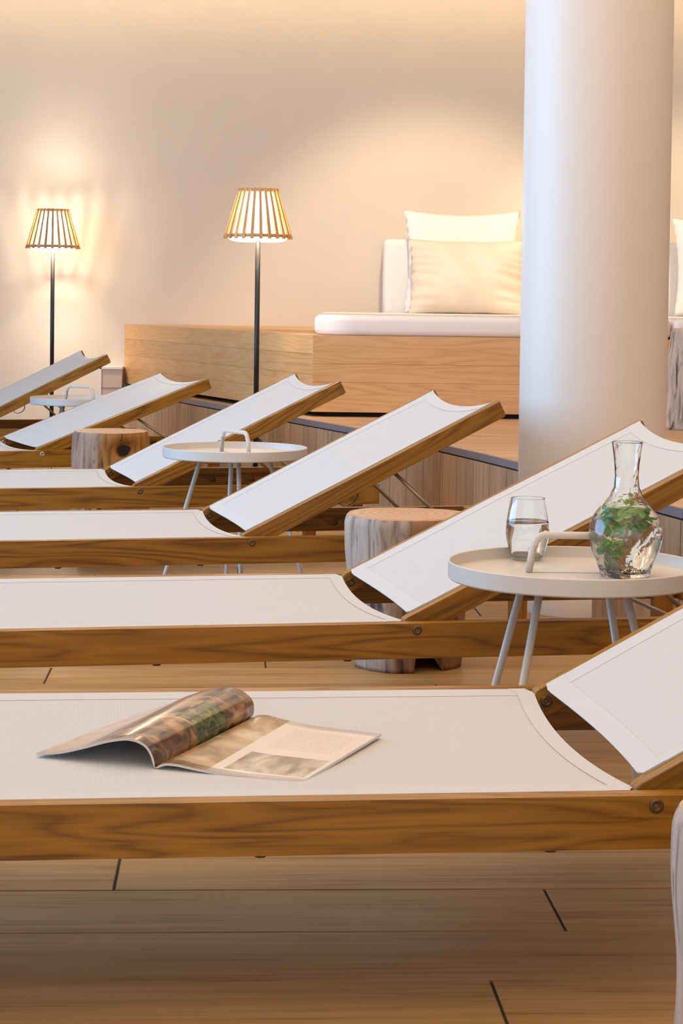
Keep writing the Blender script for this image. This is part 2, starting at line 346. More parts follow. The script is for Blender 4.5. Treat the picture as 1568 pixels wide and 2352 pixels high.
# deck planks, their left ends cut along the curved edge
nd = 0; y = 2.22; row = 0; far = MB()
while y < WY - .05:
    yb = min(y + PW, WY - .002); xa, xb = edge(y + .001) + .012, edge(yb) + .012; x_l = max(xa, xb)
    xs = x_l + (.35 + (row * .53) % 1.1); left = (xa, xb); x_s = None
    segs = []; cur_ = None
    while True:
        segs.append((left, min(xs, 4.48)))
        if xs >= 4.48: break
        left = (xs + .003, xs + .003); xs += PL
    for (la, lb), xr in segs:
        q = [(la, y + .001), (xr, y + .001), (xr, yb - .001), (lb, yb - .001)]
        near = (la + lb) / 2 < .22 * y and y > 3.8
        if near:
            cx_, cy_ = sum(p[0] for p in q) / 4, sum(p[1] for p in q) / 4
            MB().prism([(p[0] - cx_, p[1] - cy_) for p in q], -.008, 0).obj('plank', PLAT, pf, (cx_, cy_, HP)); nd += 1
        else: far.prism(q, HP - .008, HP)
    y += PW; row += 1
fo = far.obj('plank_field', PLAT, pf); fo['kind'] = 'stuff'
# riser tiles
arc = []; 
for i in range(401):
    yy = 2.2 + (WY - 2.2) * i / 400; arc.append((edge(yy), yy))
cum = [0]
for a, b in zip(arc, arc[1:]): cum.append(cum[-1] + math.hypot(b[0] - a[0], b[1] - a[1]))
def at_arc(s):
    for i in range(len(cum) - 1):
        if s <= cum[i + 1]:
            t = (s - cum[i]) / (cum[i + 1] - cum[i]); return (arc[i][0] + t * (arc[i + 1][0] - arc[i][0]), arc[i][1] + t * (arc[i + 1][1] - arc[i][1]))
    return arc[-1]
TW = .158; n = int(cum[-1] / TW)
tm = {}
for i in range(n):
    a, b = at_arc(i * TW), at_arc((i + 1) * TW); an = math.atan2(b[1] - a[1], b[0] - a[0])
    ln = math.hypot(b[0] - a[0], b[1] - a[1]); key = round(ln, 3)
    if key not in tm: tm[key] = MB().box(.0022, ln - .0022, -.0, .010, 0, HP - .026).mesh('tile', RISER)
    link('tile', tm[key], pf, (a[0], a[1], 0), (0, 0, an))
    # 'outside' is the left of travel: tiles stand 10 mm proud of the core
tr = MB()
for (a, b) in zip(CUR, CUR[1:]):
    an = math.atan2(b[0] - a[0], b[1] - a[1]); dx, dy = math.cos(an), -math.sin(an)
    q = [(a[1] - .012 * dx, a[0] - .012 * dy), (b[1] - .012 * dx, b[0] - .012 * dy), (b[1] + .012 * dx, b[0] + .012 * dy), (a[1] + .012 * dx, a[0] + .012 * dy)]
    tr.prism(q[::-1], HP - .021, HP + .002)
to = tr.obj('edge_trim', TRIM, pf); to['label'] = 'dark metal edge trim'

# small panelled box at the wall left of the bench
bx = thing('wall_box', 'low beige panelled box with white edges against the wall, left of the wooden bench', 'box', (-1.235, 10.62, 0))
MB().box(-.06, .05, -.02, .078, 0, .46).obj('beige_panel', PANEL, bx)
MB().box(-.07, .052, -.028, .078, .46, .472).obj('top_edge', WHITE, bx); MB().box(-.072, -.06, -.028, .078, 0, .472).obj('side_edge', WHITE, bx)
MB().box(-.058, .048, -.0225, -.0195, .356, .360).obj('groove', plain('groove', (.35, .26, .2), .8), bx)

# ---------------------------------------------------------------- column
CX, CY, CR = .700, 5.47, .2035
col = thing('round_column', 'thick round white plastered column rising from floor to ceiling at right', 'column', (CX, CY, 0))
MB().lathe([(CR, .0), (CR, 2.60)], 96).obj('shaft', COLM, col)
MB().lathe([(CR + .004, 0), (CR + .004, .055), (CR, .058)], 96).obj('base_ring', WHITE, col)

# ---------------------------------------------------------------- wooden bench block
BT = .70; x1b = 3.2
bk = thing('bench_block', 'large light oak bench block on a recessed plinth darkened as shade, on the raised platform', 'bench', (0, 0, HP))
A, B_, Cc, D_ = (-.121, 8.205), (x1b, 8.205), (x1b, WY - .003), (-1.183, WY - .003)
def inset(p, dx, dy): return (p[0] + dx, p[1] + dy)
MB().prism([inset(A, .05, .04), inset(B_, -.02, .04), Cc, inset(D_, .05, 0)], 0, .02).obj('plinth', DARK, bk)  # shade of the recessed gap is put into the plinth colour
bh = BT - HP
core = [inset(A, .012, .012), inset(B_, 0, .012), Cc, inset(D_, .016, 0)]
MB().prism(core, .02, bh - .004).obj('carcass', OAK, bk)
# front boards
for z0, z1 in ((.02, .145), (.145, .222), (.222, bh)):
    o = MB().box(0, 3.32, 0, .012, z0 + .0003, z1 - .0003).obj('board', OAK, bk, (A[0], A[1], 0), bevel=.0006, segs=1)
an = math.atan2(D_[1] - A[1], D_[0] - A[0]); ln = math.hypot(D_[0] - A[0], D_[1] - A[1])
for z0, z1 in ((.02, .10), (.10, .175), (.175, .262), (.262, bh)):
    o = MB().box(.0, ln, -.014, 0, z0 + .0003, z1 - .0003).obj('board', OAK, bk, (A[0], A[1], 0), (0, 0, an), bevel=.0006, segs=1)
    o['label'] = 'pale oak board'
MB().prism([A, B_, Cc, D_], bh - .0005, bh + .001).obj('top_board', OAK, bk)

# ---------------------------------------------------------------- upholstery
def mattress(name, label, xl, xr, yf, yb, z0, z1, rl, rr):
    """slab with rounded plan corners and a soft rounded rim"""
    def outline(ins):
        pts = []
        for cx_, cy_, r, a0 in ((xl, yf, rl, 180), (xr, yf, rr, 270), (xr, yb, .04, 0), (xl, yb, .04, 90)):
            r2 = max(r - ins, .004); sx_ = 1 if a0 in (180, 90) else -1; sy_ = 1 if a0 in (180, 270) else -1
            c0 = (cx_ + sx_ * max(r, ins + .004), cy_ + sy_ * max(r, ins + .004))
            for k in range(9):
                a = R(a0 + 90 * k / 8); pts.append((c0[0] + r2 * math.cos(a), c0[1] + r2 * math.sin(a)))
        return pts
    h = z1 - z0; rr_ = .026; b = MB(); rings = []
    for a in range(0, 91, 15): rings.append((rr_ * (1 - math.sin(R(a))), z0 + rr_ * (1 - math.cos(R(a)))))
    rings = [(rr_ * (1 - math.sin(R(a))), z0 + rr_ * (1 - math.cos(R(a)))) for a in range(0, 91, 18)] + [(rr_ * (1 - math.sin(R(a))), z1 - rr_ * (1 - math.cos(R(a)))) for a in range(90, -1, -18)]
    vs = []; n = 36
    for ins, z in rings: vs += [(x, y, z) for x, y in outline(ins)]
    fs = [tuple(range(n))[::-1], tuple(range((len(rings) - 1) * n, len(rings) * n))]
    for i in range(len(rings) - 1): fs += [(i * n + k, i * n + (k + 1) % n, (i + 1) * n + (k + 1) % n, (i + 1) * n + k) for k in range(n)]
    b.add(vs, fs, 0, True)
    o = b.obj(name, COTTON); o.data.set_sharp_from_angle(angle=R(60)); tag(o, label, 'cushion'); return o
mattress('seat_cushion', 'long white seat cushion with a rounded end on the oak bench, left of the column', -.118, 1.375, 8.215, 10.42, BT, .785, .17, .03)
mattress('seat_cushion', 'white seat cushion on the oak bench at the right picture edge, beyond the column', 1.385, 3.15, 8.215, 10.42, BT, .785, .03, .03)
def bolster(name, label, xl, xr, y0, y1, z0, z1):
    b = MB().box(xl, xr, y0, y1, z0, z1); o = b.obj(name, COTTON, bevel=.03, segs=5)
    for p in o.data.polygons: p.use_smooth = True
    return tag(o, label, 'cushion')
bolster('backrest_cushion', 'white upright backrest cushion leaning on the wall, behind the pillows left of the column', .215, 1.50, 10.44, 10.69, .71, 1.175)
bolster('backrest_cushion', 'white upright backrest cushion seen in the gap right of the column', 1.515, 3.1, 10.44, 10.69, .71, 1.175)
def pillow(label, w, h, t, loc, lean, rz, m, wr, seed, flop=0, pn=.09):
    b = MB(); nu, nv = 44, 32; rn = random.Random(seed); ph = [rn.uniform(0, 6) for _ in range(8)]
    def surf(sg):
        def fn(u, v):
            x, y = 2 * u - 1, 2 * v - 1
            e = max(0, (1 - abs(x) ** 2.4)) ** .55 * max(0, (1 - abs(y) ** 2.4)) ** .55
            pin = pn
            X = x * w / 2 * (1 - pin * (1 - y * y)); Z = y * h / 2 * (1 - pin * (1 - x * x) * 1.1)
            T = t / 2 * e
            side = max(0, abs(x) - .45) / .55
            T += wr * side * (1 - side * .75) * math.sin(24 * y + 5 * x + ph[0] + 2 * math.sin(5 * y + ph[1])) * (1 - y * y)
            T += wr * .5 * math.sin(5 * x + ph[2]) * math.sin(4 * y + 3 * x + ph[3]) * e
            T += wr * .6 * max(0, abs(y) - .5) * math.sin(13 * x + ph[4]) * e
            return (X, -sg * max(T, .0) - flop * 0, Z + flop * (.012 * math.sin(6 * x + ph[5])) * (y > .8))
        return fn
    b.grid(surf(1), nu, nv); b.grid(surf(-1), nu, nv)
    o = b.obj('pillow', m, None, loc, (lean, 0, rz), weld=True)
    return tag(o, label, 'pillow')
pillow('square white pillow with pointed corners, behind the plump cream pillow on the bench', .615, .56, .13, (.625, 10.33, 1.055), R(-10), 0, COTTON, .004, 3)
pillow('plump cream pillow with gathered sides, in front on the bench left of the column', .60, .40, .20, (.64, 10.14, .972), R(-12), 0, CREAM, .034, 5, pn=.05)
pillow('white pillow with a pointed corner at the right picture edge, beyond the column', .58, .53, .16, (2.013, 10.28, 1.045), R(-12), 0, COTTON, .004, 9)

# ---------------------------------------------------------------- loungers
ZR, LW, RH, RT = .266, .671, .064, .028          # rail top, overall width, rail height, rail thickness
XF, XH = -1.35, .767
def slot_rail(name, y0, y1, inner, parent):
    """side rail: solid outer lamina and an inner lamina with the ratchet slot cut through it"""
    yi = (y1 - .012, y1) if inner > 0 else (y0, y0 + .012); yo = (y0, y1 - .012) if inner > 0 else (y0 + .012, y1)
    b = MB(); b.box(XF, XH, yo[0], yo[1], ZR - RH, ZR)
    top, lo, ch = ZR - .0195, ZR - .049, ZR - .031
    hole = [(.315, top)]
    hole += [(.318, top - .006), (.347, lo + .002), (.352, lo)]
    xs = .352
    for k in range(3):
        xk = .352 + .136 * k
        if k: hole += [(xk - .035, ch), (xk - .006, lo + .002), (xk, lo)]
        hole += [(xk + .014, lo), (xk + .02, lo + .005), (xk + .019, lo + .013), (xk + .013, ch)]
    hole += [(.652, ch), (.660, ch + .004), (.660, top)]
    outer = [(XF, ZR - RH), (XH, ZR - RH), (XH, ZR), (XF, ZR)]
    bm = bmesh.new()
    def loop(pts, y):
        vs = [bm.verts.new((p[0], y, p[1])) for p in pts]; return vs, [bm.edges.new((vs[i], vs[(i + 1) % len(vs)])) for i in range(len(vs))]
    for y in yi:
        vo, eo = loop(outer, y); vh, eh = loop(hole, y)
        bmesh.ops.triangle_fill(bm, use_beauty=True, use_dissolve=False, edges=eo + eh)
        if y == yi[0]: k0 = (vo, vh)
        else: k1 = (vo, vh)
    for a, c in zip(k0, k1):
        for i in range(len(a)):
            j = (i + 1) % len(a); bm.faces.new((a[i], a[j], c[j], c[i]))
    bmesh.ops.recalc_face_normals(bm, faces=bm.faces)
    bm.verts.index_update()
    b.add([v.co for v in bm.verts], [[v.index for v in f.verts] for f in bm.faces]); bm.free()
    return b.obj(name, TEAK, parent, bevel=0)
BAK = .2535; BL = .727; INS = .033
def bolt_mb(y, s):
    b = MB(); seg = 20
    def ring(r, yy): return [(r * math.cos(2 * PI * k / seg), yy, r * math.sin(2 * PI * k / seg)) for k in range(seg)]
    pr = [(.0088, y), (.0088, y + s * .0008), (.0072, y + s * .0018), (.0045, y + s * .0019), (.0036, y + s * .0012), (.0034, y - s * .0005), (.0005, y - s * .0005)]
    vs = [v for r, yy in pr for v in ring(r, yy)]
    fs = [(i * seg + k, i * seg + (k + 1) % seg, (i + 1) * seg + (k + 1) % seg, (i + 1) * seg + k) for i in range(len(pr) - 1) for k in range(seg)]
    return b.add(vs, fs, 0, True)
def sag(t, d): return d * (1 - (2 * t - 1) ** 2)
def make_lounger():
    r = thing('sun_lounger', '', 'sun lounger', group='teak sun loungers in a row')
    slot_rail('side_rail', 0, RT, 1, r); slot_rail('side_rail', LW - RT, LW, -1, r)
    MB().box(XH - .03, XH - .001, RT, LW - RT, ZR - RH, ZR - .0005).obj('end_rail', TEAK_Y, r, bevel=.0015)
    MB().box(XF + .001, XF + .03, RT, LW - RT, ZR - RH, ZR - .0005).obj('end_rail', TEAK_Y, r, bevel=.0015)
    for x in (-.95, -.50): MB().box(x, x + .045, RT, LW - RT, ZR - RH + .004, ZR - RH + .026).obj('cross_bar', TEAK_Y, r, bevel=.0015)
    leg = None
    for x in (XF + .06, .70):
        for y in (RT + .001, LW - RT - .029):
            if leg is None: o = MB().box(-.022, .022, 0, .028, 0, ZR - .03).obj('leg', TEAK_Z, r, (x, y, 0), bevel=.003); leg = o
            else: o = leg.copy(); C.objects.link(o); o.location = (x, y, 0)
    # glides under the rails
    for y in (RT / 2, LW - RT / 2):
        for x in (-.47, -.125):
            MB().lathe([(.0005, ZR - RH - .004), (.007, ZR - RH - .004), (.009, ZR - RH)], 14, cx=x, cy=y).obj('glide', PLASTIC, r)
    # seat sling
    ya, yb_ = RT - .001, LW - RT + .001
    def seat(u, v, dz=0, m=0):
        xe = -.014 - .020 * (1 - (2 * v - 1) ** 2) - .012 * max(0, abs(2 * v - 1) - .93) / .07
        x = XF + .05 + (xe - XF - .05) * u; y = ya + (yb_ - ya) * v
        return (x, y, ZR - .0005 + dz - sag(v, .011) * min(1, u * 8))
    s = MB().grid(lambda u, v: seat(u, v), 40, 20).obj('seat_sling', SLING, r, solid=.0016)
    h = MB()
    h.grid(lambda u, v: seat(u, v * .062, .0005), 40, 2); h.grid(lambda u, v: seat(u, .938 + v * .062, .0005), 40, 2)
    h.grid(lambda u, v: seat(.980 + u * .020, v, .0008), 2, 20); h.grid(lambda u, v: seat(u * .02, v, .0008), 2, 20)
    h.obj('hem', HEM, s)
    # backrest: local u along x, v (up) along z
    th = .042; y0, y1 = INS, LW - INS - RT
    arcp = [(-.021 * math.sin(R(a)), .021 * math.cos(R(a)) ) for a in range(0, 181, 20)]
    for y in (y0, y1):
        pts = [(p[0], p[1]) for p in arcp] + [(BL - .004, -.021), (BL, -.017), (BL, .021)]
        MB().prism(pts, y, y + RT, ax=1).obj('backrest_rail', TEAK, r, (0, 0, BAK), bevel=.0015, sharp=0)
    MB().box(BL - .075, BL - .03, y0 + RT, y1, -.018, -.002).obj('backrest_bar', TEAK_Y, r, (0, 0, BAK), bevel=.0015)
    MB().box(.33, .37, y0 + RT, y1, -.018, -.002).obj('backrest_bar', TEAK_Y, r, (0, 0, BAK), bevel=.0015)
    fa, fb = y0 + RT - .002, y1 + .002
    def back(u, v, dz=0):
        c = 1 - (2 * v - 1) ** 2; ee = max(0, abs(2 * v - 1) - .93) / .07
        u0_ = .006 + .012 * c + .006 * ee; u1_ = BL - .006 - .028 * c
        x = u0_ + (u1_ - u0_) * u; y = fa + (fb - fa) * v
        return (x, y, .0222 + dz - .016 * c ** .8 * (.45 + .55 * abs(2 * u - 1) ** 1.0))
    s = MB().grid(lambda u, v: back(u, v), 30, 20).obj('backrest_sling', SLING, r, (0, 0, BAK), solid=.0016)
    h = MB()
    h.grid(lambda u, v: back(u, v * .068, .0005), 30, 2); h.grid(lambda u, v: back(u, .932 + v * .068, .0005), 30, 2)
    h.grid(lambda u, v: back(u * .045, v, .0008), 2, 20); h.grid(lambda u, v: back(.955 + u * .045, v, .0008), 2, 20)
    h.obj('hem', HEM, s)
    for y, sg in ((0, -1), (LW, 1)): bolt_mb(0, sg).obj('bolt', BOLT, r, (0, y, BAK))
    for y, sg in ((y0 + RT, 1), (y1, -1)): bolt_mb(0, sg).obj('bolt', BOLT, r, (0, y, BAK))
    # support bar: two rods and the bar that drops into the slots (origin at its pivot)
    b = MB(); L_ = .288; ys = (y0 + RT + .010, y1 - .010)
    for y in ys: b.tube([(0, y, 0), (L_, y, 0)], .0048, 10)
    b.tube([(L_, RT - .008, 0), (L_, LW - RT + .008, 0)], .0048, 10); b.tube([(0, y0 + RT, 0), (0, y1, 0)], .0048, 10)
    b.obj('support_bar', BRASS, r)
    # strap loop under the near backrest rail
    p = [(.275 + .026 * math.cos(R(a)), y0 + RT + .006, -.026 + .019 * math.sin(R(a))) for a in range(0, 360, 18)]
    b = MB(); n_ = len(p); vs = []
    for q in p:
        d = Vector((q[0] - .275, 0, q[2] + .026)).normalized() * .0012
        vs += [(q[0] + sx * d.x, q[1] + sy, q[2] + sx * d.z) for sx, sy in ((1, -.006), (1, .006), (-1, .006), (-1, -.006))]
    fs = [(4 * i + k, 4 * i + (k + 1) % 4, 4 * ((i + 1) % n_) + (k + 1) % 4, 4 * ((i + 1) % n_) + k) for i in range(n_) for k in range(4)]
    b.add(vs, fs, 0, True).obj('strap', STRAP, r, (0, 0, BAK))
    return r
def set_angle(r, ang):
    for c in r.children:
        n_ = c.name.split('.')[0]
        if n_.startswith('backrest') or n_ == 'strap': c.rotation_euler = (0, -ang, 0)
        if n_ == 'support_bar':
            s_ = .406; px = s_ * math.cos(ang) + .015 * math.sin(ang); pz = BAK + s_ * math.sin(ang) - .015 * math.cos(ang)
            c.location = (px, 0, pz); c.rotation_euler = (0, math.asin((pz - (ZR - .040)) / .288), 0)
LG = [(.381, 2.315, 6.4, 28.6, 'nearest teak lounger, with the open magazine lying on its white seat'),
      (.143, 3.540, 11.1, 26.5, 'teak and white mesh sun lounger directly behind the table with carafe and glass'),
      (-.213, 4.784, 13.7, 26.7, 'third lounger from the front, the stump stool before it and the oak bench behind'),
      (-.614, 6.027, 15.4, 26.1, 'teak lounger whose raised back hides the foot of the middle floor lamp'),
      (-1.124, 7.397, 23.4, 21.0, 'reddish teak lounger with a pale bolt, behind the brown stump stool with knot hole'),
      (-1.642, 8.506, 18.5, 26.3, 'farthest teak sun lounger at the left, its raised back before the left floor lamp pole')]
proto = make_lounger(); ls = [proto] + [dup_tree(proto) for _ in LG[1:]]
for r_o, (x, y, yaw, ang, lab) in zip(ls, LG):
    r_o.location = (x, y, 0); r_o.rotation_euler = (0, 0, R(yaw)); r_o['label'] = lab; set_angle(r_o, R(ang))
for c in ls[4].children:
    if c.name.startswith('bolt'): c.data = c.data.copy(); c.data.materials[0] = BOLTS; c['label'] = 'pale steel bolt'

# ---------------------------------------------------------------- side tables
ZT, TR = .418, .2108
def make_table():
    r = thing('side_table', '', 'side table', group='round tray side tables between the loungers')
    pr = [(.0005, ZT - .019), (TR - .0045, ZT - .019), (TR - .0035, ZT - .0175), (TR - .0032, ZT - .001), (TR - .0016, ZT), (TR, ZT - .0015), (TR, ZT - .0275), (TR - .0025, ZT - .030), (.0005, ZT - .030)]
    o = MB().lathe(pr, 96).obj('tray', LACQ, r); o.data.set_sharp_from_angle(angle=R(35))
    b = MB(); hw = .076; rr = .018; top = ZT + .044
    pts = [(-hw, 0, ZT - .018), (-hw + .007, 0, top - rr)]
    for a in range(0, 91, 15): pts.append((-hw + .0095 + rr * (1 - math.cos(R(a))), 0, top - rr + rr * math.sin(R(a))))
    pts += [(-p[0], p[1], p[2]) for p in pts[::-1]]
    b.tube(pts, .0062, 14).obj('handle', LACQ, r)
    MB().box(-hw, hw, -.0006, .0006, ZT - .0195, ZT - .0185).obj('seam', plain('tray_seam', (.16, .12, .09), .8), r)
    lg = None
    for k in range(4):
        a = R(45 + 90 * k)
        if lg is None:
            lg = MB().tube([(.098, 0, ZT - .029), (.212, 0, .006), (.213, 0, .001)], .0066, 14).obj('leg', LACQ, r, rot=(0, 0, a)); o = lg
        else: o = lg.copy(); C.objects.link(o); o.rotation_euler = (0, 0, a)
    return r
t0_ = make_table(); tabs = [t0_, dup_tree(t0_), dup_tree(t0_)]
for o, (x, y, hz, lz, lab) in zip(tabs, [(.393, 3.269, 0, 5, 'round white metal tray table carrying the carafe and the glass'),
        (-.307, 5.713, -55, 54, 'empty round white tray table in the middle, between the third and fourth loungers'),
        (-1.122, 8.425, -30, 10, 'far round white tray table at the left, between the two farthest loungers')]):
    o.location = (x, y, 0); o['label'] = lab
    for c in o.children:
        n_ = c.name.split('.')[0]
        if n_ in ('handle', 'seam'): c.rotation_euler = (0, 0, R(hz))
        if n_ == 'leg': c.rotation_euler = (0, 0, c.rotation_euler[2] + R(lz))

# ---------------------------------------------------------------- glass, carafe, mint
gz = ZT - .0188
g = thing('drinking_glass', 'stemless clear drinking glass half full of water on the front tray table', 'glass', (.329, 3.428, gz)); g.scale = (1.05,) * 3
go = [(.0005, 0), (.022, 0), (.0255, .003), (.031, .018), (.0350, .034), (.0362, .046), (.0352, .062), (.0320, .084), (.0287, .1022), (.0285, .1033), (.0281, .1037)]
gi = [(.0277, .1036), (.0275, .1030), (.0277, .1022), (.0309, .084), (.0341, .062), (.0351, .046), (.0338, .034), (.0297, .019), (.024, .0085), (.0005, .0075)]
o = MB().lathe(go + gi, 56).obj('glass_body', GLASS, g)
wt = [(.0005, .0076), (.024, .0086), (.0297, .0191), (.0338, .0341), (.0351, .0461), (.0341, .0619), (.0336, .0655), (.0325, .0648), (.0005, .0646)]
o = MB().lathe(wt, 56).obj('water', WATER, g); g.children[-1].scale = (1.004, 1.004, 1)
cf = thing('carafe', 'bulbous crackled glass carafe of mint water on the front tray table', 'carafe', (.473, 3.237, gz)); cf.scale = (1.03,) * 3
co = [(.0005, 0), (.036, 0), (.040, .003), (.0415, .010), (.047, .024), (.0545, .042), (.0585, .062), (.0580, .080), (.052, .098), (.040, .114), (.0275, .128), (.0205, .144), (.0190, .160), (.0200, .180), (.0225, .200), (.0246, .2145), (.0247, .2160), (.0243, .2166)]
ci = [(r - .0016, z) for r, z in co[::-1] if z > .012]; ci[0] = (.0234, .2163); ci += [(.036, .0085), (.0005, .0085)]
MB().lathe(co + ci, 64).obj('glass_body', CRACK, cf)
wz = .112; cw = [(.0005, .0086), (.0361, .0087)] + [(r - .0015, z) for r, z in co if .012 < z < wz]
cw += [(.0405, wz), (.0005, wz)]
MB().lathe(cw, 56).obj('water', WATER, cf)
def leaf_mesh(seed):
    rn = random.Random(seed); b = MB(); nu, nv = 6, 4; cup = rn.uniform(.1, .5)
    def fn(u, v):
        w = .42 * math.sin(PI * u ** .8) ** .85 * (1 - .06 * math.sin(u * 40)); y = (2 * v - 1) * w
        return (u, y, cup * abs(2 * v - 1) * w + .25 * math.sin(u * 2.4) * (seed % 2 * 2 - 1) * u + .04 * math.sin(u * 16) * abs(2 * v - 1))
    return b.grid(fn, nu, nv).mesh('leaf', LEAF)
LM = [leaf_mesh(i) for i in range(5)]
def sprig(label, pts, clumps, seed):
    rn = random.Random(seed); r = thing('mint_sprig', label, 'mint', cf.location, group='mint sprigs in the carafe'); r.scale = (1.03,) * 3
    MB().tube(pts, [.0011] * len(pts), 6).obj('stem', STEM, r)
    for (c, rad, n_, sz) in clumps:
        for _ in range(n_):
            d = Vector((rn.gauss(0, 1), rn.gauss(0, 1), rn.gauss(0, .7))).normalized() * rad * rn.uniform(.2, 1); p = Vector(c) + d
            rmax = .040 if p.z < .095 else .032
            if p.z > .118: rmax = .011
            q = Vector((p.x, p.y)); 
            if q.length > rmax: q = q.normalized() * rmax
            s_ = rn.uniform(.8, 1.2) * sz
            if p.z > .118: s_ *= .7
            o = link('leaf', rn.choice(LM), r, (q.x, q.y, p.z), (rn.uniform(-.9, .9), rn.uniform(-.8, .6), rn.uniform(0, 6.3)))
            o.scale = (s_,) * 3
            # keep the tip inside the glass
            tip = Vector((q.x + s_ * math.cos(o.rotation_euler[2]), q.y + s_ * math.sin(o.rotation_euler[2])))
            if tip.length > rmax + .012: o.rotation_euler[2] = math.atan2(-q.y, -q.x) + rn.uniform(-.7, .7)
sprig('mint sprig whose bare stem end reaches down to the bottom left of the carafe', [(-.027, -.018, .012), (-.024, -.016, .05), (-.012, -.012, .085), (-.004, -.006, .10)], [((-.024, -.022, .050), .022, 34, .0145), ((-.012, -.010, .088), .02, 10, .017)], 1)
sprig('mint sprig floating across the top of the water in the belly of the carafe', [(-.030, .004, .098), (0, .008, .103), (.030, .004, .096)], [((-.022, -.012, .098), .020, 52, .0145), ((.018, -.015, .096), .022, 52, .0145)], 2)
sprig('mint sprig with its leafy tip standing up into the neck of the carafe', [(-.016, -.02, .028), (-.002, -.018, .07), (.006, -.008, .108), (.004, -.001, .134)], [((.004, -.003, .122), .012, 9, .015), ((.014, -.024, .083), .020, 26, .0145), ((.0, -.018, .100), .020, 26, .0145)], 3)

# ---------------------------------------------------------------- stump stools
def stump(label, loc, r, h, seed, m, taper=1.0, foot=None, knot=None, sq=1.0):
    rn = random.Random(seed); ph = [rn.uniform(0, 6.28) for _ in range(12)]; seg, nz_ = 96, 36
    st = thing('stump_stool', label, 'stool', loc)
    def rad(a, t):
        k = 1 + .055 * math.sin(2 * a + ph[0]) + .035 * math.sin(3 * a + ph[1]) + .018 * math.sin(7 * a + ph[2] + 1.5 * t) + .010 * math.sin(13 * a + ph[3] + 2 * t) + .02 * math.sin(5 * t * 2 + 2 * a + ph[4])
        k *= taper + (1 - taper) * t if taper < 1 else 1 + (taper - 1) * (1 - t) ** 1.5
        return r * k
    vs = []; zs = []
    for j in range(nz_ + 1):
        t = j / nz_
        for i in range(seg):
            a = 2 * PI * i / seg; q = rad(a, t)
            if t > .94: q -= r * .04 * ((t - .94) / .06) ** 2
            if knot:
                da = (a - knot[0] + PI) % (2 * PI) - PI; d = math.hypot(da * r, (t * h - knot[1]) * 1.3); q -= knot[3] * math.exp(-(d / knot[2]) ** 2.0)
            z = t * h
            if foot:
                da = (a - foot[0] + PI) % (2 * PI) - PI
                if abs(da) < foot[1] and t < .5:
                    z = max(z, foot[2] * (1 - (da / foot[1]) ** 4) ** .5 * 1.0 + (z * .0)); q = q - .004
            vs.append((q * math.cos(a), q * math.sin(a), z))
    fs = [(j * seg + i, j * seg + (i + 1) % seg, (j + 1) * seg + (i + 1) % seg, (j + 1) * seg + i) for j in range(nz_) for i in range(seg)]
    b = MB(); b.add(vs, fs, 0, True)
    # underside
    c0 = len(b.v); b.v.append((0, 0, .02 if not foot else foot[2])); 
    for i in range(seg): b.f.append(((i + 1) % seg, i, c0)); b.m.append(0); b.sm.append(False)
    b.obj('trunk', m, st)
    t_ = MB(); top = vs[nz_ * seg:]
    rings = [[(x * k, y * k, z + dz) for x, y, z in top] for k, dz in ((1, 0), (.985, .0025), (.94, .0035), (.5, .003), (.02, .003))]
    vv = [v for rg in rings for v in rg]; ff = [(j * seg + i, j * seg + (i + 1) % seg, (j + 1) * seg + (i + 1) % seg, (j + 1) * seg + i) for j in range(4) for i in range(seg)]
    t_.add(vv, ff, 0, True).obj('cut_top', CUT, st)
    if knot:
        a = knot[0]; rr = rad(a, knot[1] / h) - knot[3] * .5
        k_ = MB(); kk = [(rr + .002, 0, 0)] + [(rr + .003, .62 * knot[2] * math.cos(R(d)) * (1 + .2 * math.sin(3 * R(d))), .48 * knot[2] * math.sin(R(d))) for d in range(0, 360, 24)]
        k_.add(kk, [(0, i + 1, (i + 1) % 15 + 1) for i in range(15)]).obj('knot_hole_shade', DARK, st, (0, 0, knot[1]), (0, 0, a))  # dark disc in the dent, painted as the shade inside the hole
    return st
stump('grey-weathered teak stump stool with arched foot, between the second and third loungers', (.160, 4.56, 0), .145, .352, 4, BARK, taper=.80, foot=(R(-62), .33, .11))
stump('brown stump stool with a dark knot hole, standing before the fifth lounger at left', (-.835, 7.12, 0), .133, .362, 8, BARKB, taper=1.0, knot=(R(-58), .300, .040, .045), foot=(R(-128), .22, .07))
stump('weathered stump stool cut by the picture edge in the lower right corner', (.487, 1.93, 0), .150, .345, 15, BARK, taper=.95)
stump('tall grey stump stool with a small hole, on the raised platform right of the column', (1.452, 7.72, HP), .150, .392, 21, BARK, taper=1.12, knot=(R(-118), .35, .018, .02))

